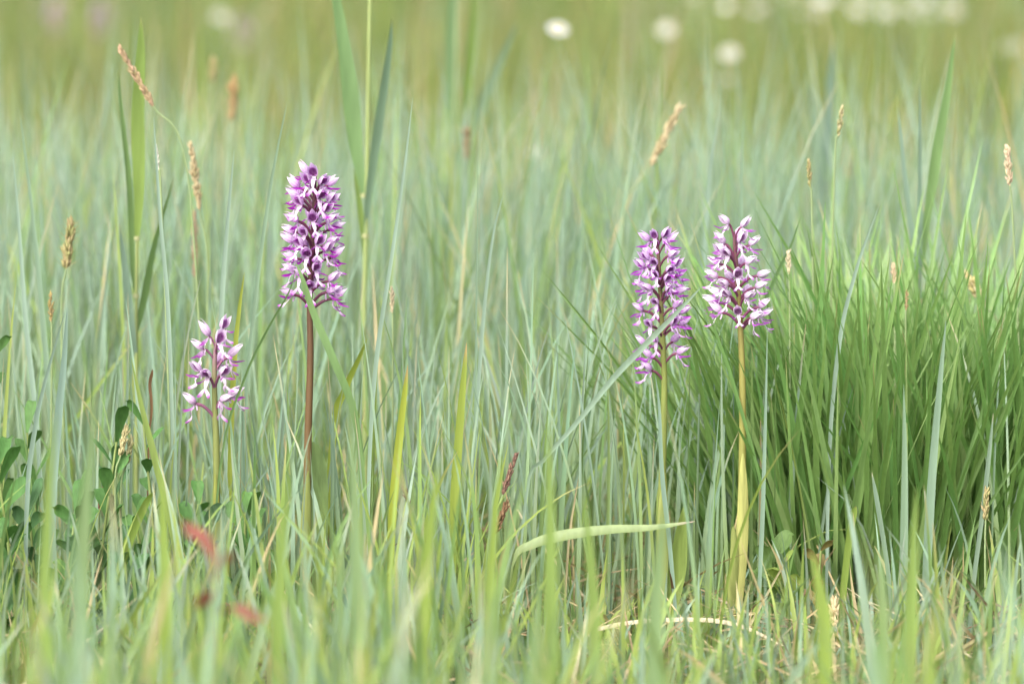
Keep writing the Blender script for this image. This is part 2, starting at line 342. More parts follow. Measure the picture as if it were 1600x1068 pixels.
def build_orchid(label, pal, stem_px, flowers, seed, stem_cols, stem_r, back=8, fscale=1.0, y=0.0, buds=(), variants=5, group=None):
    """stem_px: photo rows of the stem from the ground up; flowers: (px,py) of each helmet"""
    rnd = random.Random(seed)
    S = np.array([at(px, py, y) for px, py in stem_px]); S[0][2] = float(gz(S[0][0], y)) - .004
    root = empty('orchid', S[0]); O = S[0]
    sp = spline(S, 60)
    st = MB(); r0, r1 = stem_r
    n = len(sp); tz = np.linspace(0, 1, n)
    cs = np.array([np.interp(tz, [c[0] for c in stem_cols], [c[1][k] for c in stem_cols]) for k in range(3)]).T
    V0 = st.n; tube(st, sp - O, r0, r1, (0, 0, 0), 60, 10); st.C[-1] = np.repeat(cs, 10, 0)
    st.build('stem', M_STEM, root)
    sets = [make_flower_meshes(pal, seed * 10 + k, lipw=pal.get('lipw', 1)) for k in range(variants)]
    def sx(z): return np.array([np.interp(z, sp[:, 2], sp[:, k]) for k in range(3)])
    RT = .0102 * fscale
    def put(hx, hz, az, tilt, s, rad):
        az_d = np.array([math.cos(az), math.sin(az), 0]); c = sx(hz - .008 * s)
        th = c + az_d * rad; th[2] = hz - .0026 * s
        f = empty('flower', th - O, root); f.rotation_euler = (0, 0, az)
        hm, lm, pm = sets[rnd.randrange(variants)]
        h = link('hood', hm, f); h.rotation_euler = (rnd.uniform(-.2, .2), -tilt, rnd.uniform(-.2, .2)); h.scale = (s,) * 3
        l = link('lip', lm, f); l.rotation_euler = (rnd.uniform(-.2, .2), rnd.uniform(-.35, .25), rnd.uniform(-.25, .25)); l.scale = (s,) * 3
        p = link('pedicel', pm, f); k = rad / .0096; p.scale = (k, s, s * rnd.uniform(.85, 1.1))
    top = sp[-1, 2]
    for fl in flowers:
        px, py = fl[:2]; s = fscale * rnd.uniform(.92, 1.08); w = at(px, py, y); c = sx(w[2] - .008 * s)
        dx = w[0] - c[0]; R = RT + .0042 * s
        upper = float(smooth(top - .022, top + .006, w[2])); tilt = rnd.uniform(.25, .65) + .3 * upper; R *= 1 - .5 * upper
        if len(fl) > 2: az = math.radians(fl[2]); rad = RT if abs(math.cos(az)) < .35 else max(.005, min(.022, abs(dx / math.cos(az)) - .0042 * s))
        elif abs(dx) < R * .97: az = -math.acos(dx / R); rad = RT * (1 - .5 * upper)
        else: az = (0 if dx > 0 else math.pi) + rnd.uniform(-.45, .2) * (1 if dx > 0 else -1); rad = min(.024, abs(dx) - .0042 * s)
        put(w[0], w[2], az, tilt, s, rad)
    zs = [at(f[0], f[1], y)[2] for f in flowers]
    for k in range(back):
        z = min(zs) + .01 + (max(zs) - min(zs) - .015) * (k + .5) / back
        put(0, z, math.radians(rnd.choice((1, -1)) * rnd.uniform(5, 50) + 90), rnd.uniform(.25, .6), fscale * rnd.uniform(.9, 1.05), RT)
    tag(root, label, 'orchid', group)
    return root, O
PAL1 = dict(white=srgb(232, 216, 235), pink=srgb(202, 160, 212), mag=srgb(148, 34, 156), dark=srgb(132, 46, 126), ovary=srgb(82, 38, 62), ovary2=srgb(104, 52, 80), armf=.45)
PAL2 = dict(white=srgb(234, 224, 235), pink=srgb(202, 172, 206), mag=srgb(154, 68, 158), dark=srgb(156, 84, 156), ovary=srgb(120, 80, 100), ovary2=srgb(130, 80, 110), lipw=1.15)
PAL3 = dict(white=srgb(228, 210, 233), pink=srgb(196, 158, 208), mag=srgb(152, 50, 168), dark=srgb(134, 58, 126), ovary=srgb(104, 60, 78), ovary2=srgb(112, 62, 84), lipw=1.15)
PAL4 = dict(white=srgb(236, 228, 236), pink=srgb(208, 184, 212), mag=srgb(156, 70, 170), dark=srgb(142, 84, 138), ovary=srgb(100, 50, 76), ovary2=srgb(118, 62, 92), lipw=.9)
def zc(lst, ox, oy, sc_): return [(ox + a[0] / sc_, oy + a[1] / sc_) + tuple(a[2:]) for a in lst]
O1 = zc([(290, 108), (378, 110, -90), (440, 168), (228, 195), (320, 165, -130), (262, 300), (425, 255), (512, 285), (468, 345), (385, 400, -88), (492, 415), (236, 408),
         (212, 478), (300, 490), (525, 462), (198, 540), (415, 548), (500, 556), (325, 622, -100), (212, 645), (532, 640), (210, 730), (266, 748), (422, 715, -70), (520, 790),
         (365, 825, -88), (208, 878), (500, 862), (545, 905), (240, 260), (470, 600), (270, 560)], 400, 240, 4.106)
O2 = zc([(252, 225), (400, 170, -60), (396, 262, -75), (236, 318), (500, 378), (372, 430, 80), (215, 478), (300, 505, -110), (432, 495), (505, 652), (155, 712), (418, 690, -40)], 260, 470, 4.64)
O3 = zc([(255, 165), (212, 180), (320, 158), (350, 190), (362, 262), (200, 282), (162, 325), (250, 305), (240, 375, -105), (388, 325), (350, 345), (358, 395, -70), (412, 382), (175, 438), (218, 445),
         (340, 452), (402, 470), (218, 525, -110), (158, 568), (390, 550), (425, 585), (216, 640, -115), (375, 640), (432, 655), (172, 757), (250, 738), (200, 825), (196, 897), (412, 805)], 950, 320, 3.56)
O4 = zc([(655, 85), (757, 105), (605, 195), (822, 205), (745, 185, -60), (595, 248), (650, 252, -120), (592, 312), (785, 300), (692, 372, -95), (578, 382), (640, 418, -125), (862, 375), (852, 440), (780, 492, -55),
         (598, 478), (645, 482), (572, 522), (872, 548), (682, 580, -100), (592, 575), (820, 602, -45), (875, 602)], 950, 320, 3.56)
orch1, b1 = build_orchid('tallest orchid with a dense purple and pink spike on a brown stem', PAL1,
    [(482, 1010), (480, 860), (481, 700), (485, 560), (484, 470), (488, 380), (492, 285), (493, 268)], O1, 1,
    [(0, (.10, .12, .03)), (.2, (.13, .11, .04)), (.31, (.105, .062, .026)), (.55, (.085, .042, .024)), (1, (.06, .022, .038))], (.0034, .0008), back=10, fscale=1.06)
orch2, b2 = build_orchid('smallest orchid, a few loose pale lilac flowers on a short stem', PAL2,
    [(341, 1010), (339, 840), (338, 700), (336, 640), (335, 580), (337, 545), (344, 520)], O2, 2,
    [(0, (.14, .16, .04)), (.6, (.16, .18, .06)), (.75, (.20, .12, .13)), (1, (.22, .16, .17))], (.0028, .0012), back=0, fscale=1.07)
orch3, b3 = build_orchid('orchid with a gappy lilac spike crossed by a slanting blue green blade', PAL3,
    [(1035, 1010), (1034, 820), (1036, 700), (1038, 600), (1035, 520), (1031, 440), (1027, 375), (1026, 362)], O3, 3,
    [(0, (.16, .19, .05)), (.5, (.17, .20, .05)), (.66, (.13, .12, .04)), (.8, (.13, .075, .06)), (1, (.12, .05, .06))], (.0032, .0008), back=5, fscale=.92)
orch4, b4 = build_orchid('orchid with the palest pink and white spike on a long olive yellow stem', PAL4,
    [(1152, 1010), (1156, 880), (1160, 720), (1160, 600), (1157, 510), (1152, 430), (1148, 385), (1147, 362)], O4, 4,
    [(0, (.18, .20, .05)), (.45, (.20, .185, .05)), (.7, (.15, .12, .04)), (.76, (.11, .055, .05)), (1, (.12, .045, .07))], (.0034, .0008), back=5, fscale=1.0)
# sheathing leaves low on the stems
def part_leaf(root, O, name, pts, W, c, mat=None, **k):
    mb = MB(); leaf(mb, [np.asarray(p) - O for p in pts], W, c, **k); return mb.build(name, mat or M_LEAF, root)
PALEG = (.38, .38, .13)
part_leaf(orch4, b4, 'sheath_leaf', [at(1147, 985, -.004), at(1156, 900, -.006), at(1162, 800, -.007), at(1161, 708, -.008)], .0088, PALEG, m=18, fold=-.3, peak=.4, base=.75, pw=.5, facing=0, twist=.2)
part_leaf(orch4, b4, 'sheath_leaf', [at(1140, 985, -.003), at(1146, 920, -.008), at(1149, 860, -.010), at(1146, 818, -.010)], .0070, (.25, .28, .09), m=12, fold=-.25, pw=.5, facing=.2)
part_leaf(orch3, b3, 'sheath_leaf', [at(1033, 985, -.004), at(1036, 880, -.006), at(1037, 800, -.006), at(1040, 738, -.007)], .0078, (.24, .27, .085), m=14, fold=-.3, pw=.5, facing=0)
part_leaf(orch3, b3, 'basal_leaf', [at(1040, 990, .0), at(1055, 900, .004), at(1062, 840, .004), at(1068, 790, .0)], .013, (.20, .27, .07), m=14, fold=.15, facing=.2)
part_leaf(orch1, b1, 'basal_leaf', [at(486, 990, .006), at(490, 860, .02), at(494, 740, .03), at(488, 690, .03)], .018, (.13, .19, .07), m=14, fold=.12, facing=.3, pw=.5)
part_leaf(orch1, b1, 'sheath_leaf', [at(480, 985, -.004), at(478, 880, -.005), at(479, 800, -.006), at(482, 735, -.006)], .0075, (.20, .23, .07), m=12, fold=-.3, pw=.5, facing=0)
part_leaf(orch2, b2, 'sheath_leaf', [at(341, 985, -.003), at(340, 900, -.005), at(339, 820, -.005), at(337, 740, -.005)], .0065, (.26, .28, .07), m=12, fold=-.3, pw=.5, facing=0)

def copy_tree(o, parent=None):
    c = o.copy(); col.objects.link(c); c.parent = parent
    for ch in list(o.children): copy_tree(ch, c)
    return c
for px, py, yy, src, lab in [(380, 30, 5.6, orch4, 'blurred mauve orchid beside the pale round flower in the far meadow'), (160, 14, 6.2, orch4, 'blurred mauve orchid, the middle one of three in the far meadow'),
                        (92, 8, 6.8, orch4, 'blurred faint mauve orchid, outermost of three in the far meadow')]:
    c = copy_tree(src); p = at(px, py, yy); c.location = (p[0] - .005, yy, float(gz(p[0], yy)) - .004)
    h = .285; c.scale = (1.15, 1.15, max(.7, (p[2] + .02) / h)); c.rotation_euler = (0, 0, random.uniform(0, 6))
    tag(c, lab, 'orchid', 'distant orchids')

# ------------------------------------------------------------------ grass tussock on the right
def tussock(label, cx, cy, rx, ry, n, hmean, seed, lean0=0.0):
    r = np.random.default_rng(seed); root = empty('grass_tussock', (cx, cy, float(gz(cx, cy))))
    variants = []
    for k in range(14):
        mb = MB(); cu = r.uniform(.02, .22); c = np.array([(.165, .30, .09), (.19, .325, .105), (.14, .265, .075), (.22, .35, .13)][k % 4]) * r.uniform(.9, 1.1)
        pts = [(0, 0, 0), (cu * .12, 0, .33), (cu * .42, 0, .68), (cu, 0, 1)]
        P = np.array(pts); P[:, 2] *= 1; leaf(mb, P, .0175, c, tip=STRAW if k % 5 == 0 else None, m=10, facing=1.57 + r.uniform(-.9, .9), twist=r.uniform(-.6, .6), fold=.16, peak=.25, tipfrac=.05)
        variants.append(mb)
    meshes = [v.mesh('blade', M_TUSS) for v in variants]
    rest = MB()
    for k in range(n):
        a = r.uniform(0, 6.283); q = math.sqrt(r.random()); x0, y0 = rx * q * math.cos(a), ry * q * math.sin(a)
        h = hmean * (1 + r.normal(0, .16)) * (1 - .12 * q); out = .05 + .42 * q * r.uniform(.5, 1.1)
        dirv = math.atan2(y0 / ry + r.normal(0, .45), x0 / rx + r.normal(0, .45) + lean0)
        wscale = r.uniform(.75, 1.35) * h
        M = Matrix.Translation((x0, y0, -.004)) @ Matrix.Rotation(dirv, 4, 'Z') @ Matrix.Rotation(out, 4, 'Y') @ Matrix.Diagonal((h, max(h, wscale), h, 1))
        if y0 < ry * .1 and len(root.children) < 300:
            o = bpy.data.objects.new('blade', meshes[r.integers(14)]); col.objects.link(o); o.parent = root
            o.matrix_local = M
        else:
            v = variants[r.integers(14)]; V = np.vstack(v.V); V4 = np.c_[V, np.ones(len(V))] @ np.array(M).T
            rest.add(V4[:, :3], np.vstack(v.Q), np.vstack(v.C))
    rest.build('inner_blades', M_TUSS, root)['kind'] = 'stuff'
    tag(root, label, 'grass tussock', 'bright green grass tussocks'); return root
p = at(1345, 985, .17); tussock('bright green grass tussock right beside the palest orchid', p[0], .17, .10, .11, 860, .240, 3)
p = at(1540, 985, .22); tussock('bright green grass tussock farther from the palest orchid', p[0], .20, .12, .12, 900, .250, 4)

# ------------------------------------------------------------------ reeds
def rooted(pts, y):
    b = pts[0].copy(); return b
def reed(label, y, stem, leaves, stem_c, stem_r=.0014):
    """stem: pixel rows from the ground up; leaves: (pixel path, width, colour, facing)"""
    S = [at(px, py, y) for px, py in stem]; S[0][2] = float(gz(S[0][0], y)) - .004
    root = empty('reed', S[0]); O = S[0]
    mb = MB(); tube(mb, [s - O for s in S], stem_r * 1.3, stem_r * .8, stem_c, 20, 8); st = mb.build('stem', M_STEM, root)
    for k, (path, W, c, fc) in enumerate(leaves):
        mb = MB(); dy = (.012, -.014, .02, -.02)[k % 4]
        pp = [at(px, py, y + dy * j / max(1, len(path) - 1)) - O for j, (px, py) in enumerate(path)]
        leaf(mb, pp, W, c, m=24, facing=fc, fold=.13, base=.35, peak=.4, twist=.25, tip=(.3, .3, .12), tipfrac=.04); mb.build('leaf', M_GRASS, root)
        if k < 2:
            q = pp[0]; mb = MB(); tube(mb, [q + np.array([0, 0, -.0015]), q + np.array([0, 0, .0015])], stem_r * 1.6, stem_r * 1.5, (.26, .27, .13), 3, 8); mb.build('node', M_STEM, st)
    tag(root, label, 'reed', 'young reeds standing above the sedge'); return root
LG, MG, BG = (.19, .27, .07), (.15, .235, .085), (.185, .262, .2)
reed('young reed with a broad bright leaf beside the drooping brown seed head', .22, [(214, 1000), (213, 700), (213, 480), (214, 370)],
     [([(213, 462), (207, 420), (202, 300), (190, 180), (184, 108)], .0055, MG, .6), ([(214, 372), (217, 300), (215, 180), (219, 90), (220, 28)], .0098, LG, .1),
      ([(212, 520), (222, 470), (240, 380), (272, 275)], .0105, MG, 1.0), ([(213, 560), (205, 510), (195, 420), (186, 350)], .006, BG, .3)], (.21, .25, .09))
reed('tall young reed with three upright leaves rising behind the tallest orchid', .33, [(573, 1000), (571, 700), (569, 480), (572, 360), (576, 120), (579, -60)],
     [([(569, 305), (556, 230), (545, 130), (530, 30), (505, -110)], .0125, (.14, .23, .09), .1), ([(571, 368), (576, 300), (594, 170), (606, 90), (613, 28)], .0085, (.17, .25, .17), .5),
      ([(571, 420), (566, 360), (558, 300), (552, 262)], .006, LG, .6)], (.22, .27, .10), .0017)
reed('soft blurred young reed with spread leaves between the tall reed and the white flower', 1.05, [(722, 900), (716, 500), (712, 240), (716, -40)],
     [([(712, 230), (706, 130), (705, 40), (708, -60)], .013, (.14, .22, .10), .1), ([(716, 200), (728, 130), (736, 40), (738, -60)], .011, (.18, .26, .07), .4),
      ([(714, 260), (742, 190), (775, 110), (812, 28)], .010, (.16, .23, .14), .2)], (.2, .25, .12), .002)
reed('young reed with one long curved leaf above the green tussock', .28, [(1442, 1000), (1440, 700), (1436, 500), (1435, 430)],
     [([(1436, 430), (1450, 330), (1464, 230), (1480, 140), (1493, 48)], .0085, (.15, .24, .09), .15), ([(1438, 470), (1437, 380), (1437, 260), (1437, 118)], .0042, BG, .3),
      ([(1437, 500), (1428, 400), (1412, 260), (1402, 160)], .0045, BG, .2)], (.18, .24, .12))
reed('blurred grey green reed with a straight wide leaf between two thin seed heads', 1.1, [(1290, 900), (1291, 600), (1290, 400), (1291, 340)],
     [([(1290, 380), (1289, 280), (1296, 160), (1303, 50)], .011, (.15, .22, .17), .1), ([(1289, 420), (1280, 320), (1272, 200), (1262, 120)], .007, BG, .3)], (.2, .25, .15))
reed('blurred grey green reed with crossing leaves past the end of the tussocks', 1.3, [(1540, 900), (1536, 560), (1534, 420)],
     [([(1534, 420), (1520, 340), (1530, 270), (1546, 200)], .009, BG, .1), ([(1536, 430), (1560, 360), (1552, 290), (1538, 215)], .008, BG, .4)], (.2, .25, .18))

# ------------------------------------------------------------------ single blades that stand out
def blade(label, path, y, W, c, facing=.2, tip=None, fold=.14, dys=None, twist=.3, cat=None, name=None, mat=None, base=.6, peak=.35, pw=.75, tipfrac=.12, group=None, side=None):
    dys = dys or [0] * len(path); cat = cat or ('grass plant' if mat else 'sedge plant'); name = name or ('grass_plant' if mat else 'sedge_plant')
    P = [at(px, py, y + d) for (px, py), d in zip(path, dys)]
    g0 = P[0].copy(); g0[2] = float(gz(g0[0], g0[1])) - .004; P[0] = g0
    mb = MB(); leaf(mb, P, W, c, tip=tip, facing=facing, m=26, fold=fold, twist=twist, base=base, peak=peak, pw=pw, tipfrac=tipfrac, side=side)
    o = mb.build(name, mat or M_SEDGE, None, g0); tag(o, label, cat, group); return o
G1, G2 = (.265, .355, .28), (.215, .305, .21)
blade('tall blue green blade leaning right beside the tallest orchid', [(570, 1000), (578, 700), (590, 545), (612, 400), (632, 260), (645, 152)], .03, .0032, G1, .15)
blade('long blue green blade rising behind the left flank of the tallest orchid', [(372, 1000), (380, 700), (393, 520), (415, 340), (432, 240), (449, 158)], .10, .0030, G2, .2)
blade('green blade crossing the base of the tallest spike and running down to the right', [(572, 1000), (566, 760), (553, 645), (520, 560), (490, 490), (474, 440), (462, 410)], -.03, .0052, (.16, .26, .10), .1, dys=[.03, .02, .0, -.01, -.012, -.015, -.015], base=.7, peak=.5)
blade('thin green blade crossing the base of the tallest spike from the lower left', [(318, 1000), (345, 720), (382, 590), (420, 510), (446, 466), (457, 440), (462, 412)], -.022, .0022, (.16, .26, .10), .6)
blade('slanting blue green blade crossing the gappy lilac spike', [(800, 1000), (824, 760), (850, 718), (905, 655), (960, 588), (1010, 536), (1060, 485), (1098, 446)], -.03, .0044, (.25, .34, .255), .2, side=(.7, .25, -.7), dys=[.02, .01, .0, 0, 0, 0, 0, 0], base=.25, peak=.62)
blade('thin green blade slanting between the two neighbouring orchids', [(1240, 1000), (1190, 760), (1150, 615), (1122, 530), (1098, 470), (1075, 432)], -.005, .0026, (.115, .215, .06), .3)
blade('green blade leaning right out of the grass above the palest orchid', [(1130, 1000), (1145, 700), (1180, 520), (1212, 432), (1235, 385), (1252, 335)], .12, .0034, (.13, .22, .085), .2)
blade('blue green blade leaning right over the tussock', [(1290, 1000), (1296, 700), (1312, 530), (1335, 430), (1355, 370), (1374, 320)], .04, .0032, G1, .2)
blade('upright blue green blade behind the top of the palest orchid', [(1146, 1000), (1152, 700), (1156, 450), (1158, 300), (1162, 172)], .30, .0040, G2, .2)
blade('blue green blade leaning right between the two spikes of the neighbouring orchids', [(1078, 1000), (1086, 700), (1096, 450), (1110, 260), (1126, 168)], .34, .0044, G1, .2)
blade('short upright blue green blade just behind the gappy spike', [(1038, 1000), (1036, 700), (1034, 420), (1034, 250)], .55, .005, G2, .1)
blade('thin upright blade ending above the middle of the sedge', [(740, 1000), (742, 700), (744, 480), (747, 240)], .08, .0019, G2, .3)
blade('blue green blade leaning right past the middle of the sedge', [(735, 1000), (742, 700), (755, 500), (770, 370), (788, 298)], .10, .0028, G1, .2)
blade('long blue green blade with a whitish nodding tip near the broad reed leaf', [(275, 1000), (270, 700), (262, 480), (250, 340), (244, 250), (240, 182)], .06, .0030, G1, .3)
blade('blue green blade leaning left at the far left of the sedge', [(95, 1000), (82, 700), (65, 480), (50, 330), (30, 170)], .20, .0042, G2, .2)
blade('second blue green blade leaning left at the far left of the sedge', [(72, 1000), (60, 700), (40, 500), (30, 360), (20, 240)], .14, .0036, G1, .2)
blade('tall blue green blade behind the small orchid', [(330, 1000), (338, 700), (346, 480), (356, 340), (366, 232)], .06, .0040, G1, .2)
blade('bright yellow green blade standing right behind the small orchid', [(352, 1000), (360, 700), (366, 560), (374, 480), (382, 425)], .04, .0040, (.28, .32, .06), .2, mat=M_GRASS)
blade('broad yellow green blade arching from the lower left below the small orchid', [(285, 1000), (275, 860), (245, 730), (222, 640), (205, 560)], -.04, .0055, (.22, .29, .08), .3, mat=M_GRASS)
blade('broad yellow green blade leaning right under the small orchid', [(165, 1010), (190, 880), (225, 790), (243, 765)], -.05, .0072, (.20, .28, .06), .3, mat=M_GRASS)
blade('yellow blade standing upright in the middle grass with a tan tip', [(606, 1000), (612, 820), (622, 700), (631, 620), (637, 570)], -.02, .0058, (.29, .33, .05), .1, tip=(.4, .28, .12), mat=M_GRASS)
blade('taller yellow green blade upright with a dried tip right of the middle', [(706, 1000), (708, 820), (716, 690), (724, 590), (729, 535)], -.01, .0062, (.25, .31, .06), .1, tip=(.42, .3, .14), mat=M_GRASS)
blade('yellow green blade slanting right behind the cut green blade', [(500, 1000), (520, 680), (538, 610), (560, 560), (574, 528)], .06, .0055, (.24, .29, .05), .3, mat=M_GRASS)
blade('thick blue green blade upright between small orchid and leafy herbs', [(80, 1000), (82, 780), (90, 660), (100, 560), (105, 480)], -.02, .0060, (.20, .285, .235), .15)
blade('blue green blade with a split dry edge beside the leafy herb', [(38, 1000), (42, 780), (56, 660), (76, 575), (103, 482)], -.04, .0034, (.22, .3, .24), .3)
blade('cut yellow green blade with a square brown end before the tussock', [(1312, 1010), (1316, 940), (1324, 860), (1332, 808), (1337, 790)], -.03, .0050, (.20, .28, .06), .1, tip=(.3, .2, .1), base=.85, peak=.8, tipfrac=.03, mat=M_GRASS)
blade('broken blue green blade with a pale cut end before the tussock', [(1398, 1010), (1388, 900), (1376, 820), (1362, 737)], -.03, .0036, (.2, .28, .2), .2, tip=(.5, .45, .3), base=.8, peak=.8, tipfrac=.03)
blade('upright blue green blade cut off pale at the tip on the right of the tussock', [(1512, 1010), (1522, 900), (1536, 790), (1552, 645)], -.03, .0036, (.22, .3, .22), .2, tip=(.5, .45, .3), base=.8, peak=.8, tipfrac=.02)
blade('broad pale blue green blade in front of the tussock', [(1444, 1010), (1447, 900), (1456, 740), (1468, 600), (1478, 500)], -.05, .0062, (.21, .3, .215), .1)
blade('second broad pale blue green blade in front of the tussock', [(1408, 1010), (1411, 900), (1413, 740), (1412, 600)], -.06, .0058, (.20, .29, .19), .1)
blade('pale blue green blade upright just right of the olive stem', [(1183, 1010), (1188, 880), (1192, 780), (1196, 640), (1199, 510)], -.03, .0032, (.21, .3, .225), .1)
blade('narrow blue green blade touching the stem of the gappy orchid', [(1060, 1010), (1046, 850), (1034, 740), (1030, 640), (1024, 585)], -.012, .0034, (.21, .3, .235), .2)
blade('pale green broad blade bent over and lying level between the orchids', [(792, 1000), (800, 880), (830, 850), (880, 835), (950, 826), (1020, 823), (1086, 814)], -.02, .0074, (.26, .33, .15), 1.5, side=(.1, .35, .9), fold=.2, base=.3, peak=.45, tip=(.4, .3, .25), mat=M_GRASS, tipfrac=.05)
blade('long dry straw stalk arching low over the ground between the orchids', [(770, 1020), (800, 1046), (860, 1015), (950, 978), (1060, 967), (1150, 975), (1232, 1012)], -.09, .0028, (.55, .47, .33), 1.4, side=(0, .3, .9), base=.8, peak=.8, mat=M_DRY, cat='straw', name='dry_straw')
blade('dry tan leaf leaning over beside the dark seed heads', [(768, 1010), (778, 900), (790, 850), (801, 830)], -.01, .003, (.42, .29, .15), .4, mat=M_DRY, cat='dry grass', name='withered_grass')
blade('straw coloured stem slanting from the level blade', [(880, 1000), (888, 850), (898, 780), (904, 745)], .02, .0018, (.40, .34, .2), .4, mat=M_DRY, cat='straw', name='dry_straw')
blade('rusty red dried leaf hanging beside the small orchid', [(228, 1000), (231, 720), (236, 640), (233, 600), (238, 576)], .03, .0048, (.27, .15, .08), .9, mat=M_DRY, base=.12, peak=.88, cat='dry grass', name='withered_grass')
for k, (px, y, top, W, lean) in enumerate([(65, -.74, 640, .008, 20), (120, -.70, 610, .010, 30), (260, -.55, 735, .009, -10), (430, -.74, 700, .008, 25), (560, -.66, 610, .009, -15), (655, -.58, 720, .010, 30), (860, -.65, 640, .009, -4),
                                         (1020, -.7, 790, .010, 18), (1290, -.6, 860, .010, -22), (1420, -.55, 760, .009, 12), (1380, -.7, 840, .008, -6), (760, -.5, 690, .007, 24), (930, -.6, 770, .008, -18)]):
    blade('wide soft blurred foreground blade of light green grass', [(px, 1200), (px + lean * .1, 1000), (px + lean * .4, (top + 1000) / 2), (px + lean, top)], y * .85, W * .85,
          [(.22, .31, .085), (.21, .30, .14), (.25, .335, .075)][k % 3], .15, mat=M_GRASS, group='blurred foreground blades')

# ------------------------------------------------------------------ seed heads
def seed_head(label, top, bottom, y, R, c0, c1, foot=None, n=46, bushy=1.0, stem_c=(.2, .26, .12), name='seed_head', cat='seed head', awn=False):
    rnd = random.Random(int(top[0] * 7 + top[1])); A = at(*bottom, y); B = at(*top, y); foot = foot or (bottom[0] + (bottom[0] - top[0]) * .4, 1000)
    Ft = at(*foot, y); Ft[2] = float(gz(Ft[0], y)) - .004
    root = empty('grass_' + name if not name.startswith('sedge') else name, Ft); O = Ft
    mb = MB(); mid = A + (A - B) * .9; mid = mid if mid[2] > Ft[2] + .02 else (A + Ft) / 2
    k3 = (mid * .5 + Ft * .5); k3[0] = mid[0] * .3 + Ft[0] * .7
    tube(mb, [Ft - O, k3 - O, mid - O, A - O], .0009, .0006, stem_c, 24, 6); mb.build('stem', M_STEM, root)
    mb = MB(); ax = B - A; Lx = np.linalg.norm(ax); d = ax / Lx; a = unit(np.cross(d, [.2, 1, .1])); b = np.cross(d, a)
    tube(mb, [A - O, B - O - ax * .1], .0006, .0003, c0, 6, 5)
    ph = rnd.uniform(0, 6); n = int(n * 1.35)
    for k in range(n):
        t = (k + rnd.random()) / n; th = k * 2.399 + rnd.uniform(-.3, .3); prof = (math.sin(math.pi * min(1, .12 + t * .88)) ** .6) * bushy
        rad = a * math.cos(th) + b * math.sin(th)
        if rnd.random() < .1: continue
        lump = .6 + .8 * abs(math.sin(t * 9 + ph)); q = A + ax * t * .93 + rad * R * .4 * prof * lump
        f = rnd.random(); cc = np.asarray(c0) * (1 - f) + np.asarray(c1) * f
        spikelet(mb, q - O, d + rad * rnd.uniform(.08, .42) * bushy * lump, R * rnd.uniform(1.2, 2.3), R * rnd.uniform(.26, .40), cc * .9, cc * 1.08)
        if awn and k % 2 == 0:
            spikelet(mb, q - O, d * .7 + rad * .9, R * 2.6, R * .06, cc, cc, 3)
    mb.build('spike', M_DRY, root)
    tag(root, label, cat); return root
TAN, TANL, BRN, GRT = (.36, .28, .15), (.52, .44, .28), (.22, .13, .07), (.27, .28, .11)
seed_head('drooping brown grass seed head leaning left above the broad reed leaf', (184, 70), (240, 166), .18, .0026, TAN, (.45, .30, .2), foot=(330, 1000), n=60)
seed_head('blurred chestnut seed head upright in the sedge behind the tall blades', (366, 124), (363, 188), .75, .0040, (.36, .23, .10), TAN)
seed_head('faint blurred small tan seed head close to the chestnut one', (334, 94), (332, 130), .95, .0034, TAN, GRT, n=30)
seed_head('slim whitish flowering tip on a green stalk by the reed', (244, 228), (248, 266), .08, .0013, (.45, .45, .38), (.6, .56, .5), foot=(272, 1000), n=22, awn=True)
seed_head('long tan grass seed head right of the reed', (298, 222), (312, 328), .24, .0028, TAN, TANL, foot=(318, 1000), n=60)
seed_head('brownish narrow seed head just below the long tan one', (304, 326), (304, 432), .34, .0022, (.34, .23, .15), (.42, .31, .22), foot=(303, 1000), n=50)
seed_head('plump greenish tan seed head with whiskers at the left of the sedge', (111, 346), (103, 420), .16, .0036, GRT, TAN, foot=(104, 1000), n=56, awn=True)
seed_head('small tan seed head below the plump one', (79, 458), (80, 502), .10, .0020, TAN, (.4, .3, .1), n=24)
seed_head('tan seed head leaning right above the gappy orchid', (1064, 162), (1016, 260), .42, .0034, TAN, TANL, foot=(990, 1000), n=56)
seed_head('slender pale seed head on a leaning stalk above the tussock', (1316, 168), (1310, 212), .16, .0020, TANL, GRT, foot=(1290, 1000), n=34)
seed_head('small green tan seed head left of the slender pale one', (1263, 250), (1266, 292), .14, .0019, GRT, TAN, foot=(1272, 1000), n=30)
seed_head('pale pinkish tan seed head near the reed at the far right', (1573, 227), (1578, 290), .12, .0027, TANL, (.5, .36, .27), foot=(1600, 1000), n=48)
seed_head('thick curved yellow tan seed head sunk in the sedge at the right', (1512, 430), (1538, 478), .20, .0036, (.42, .36, .14), TANL, foot=(1545, 1000), n=44)
seed_head('little pinkish tan seed head in the sedge above the tussocks', (1396, 412), (1397, 442), .12, .0019, TANL, (.5, .36, .24), n=22)
seed_head('little brown seed tip in the sedge above the tussocks', (1417, 454), (1416, 484), .08, .0013, TAN, BRN, n=18)
seed_head('small pale seed head close to the upper right of the palest orchid', (1232, 392), (1233, 428), .10, .0019, TANL, (.45, .4, .3), n=24)
seed_head('blurred brown seed head behind the middle of the sedge', (731, 203), (729, 250), .85, .0036, BRN, TAN, n=34)
seed_head('pale seed head tip to the right of the tallest orchid stem', (612, 448), (613, 488), .12, .0017, TANL, (.5, .42, .3), n=22)
seed_head('faint tan blurred seed head far behind the thin seed heads', (1328, 236), (1326, 280), 1.1, .0042, TAN, TANL, n=30)
seed_head('pale straw sedge spike with dark specks beside the left herb', (197, 668), (188, 712), -.02, .0024, (.50, .45, .24), (.38, .33, .17), foot=(186, 1000), n=56, name='sedge_spike', cat='sedge spike')
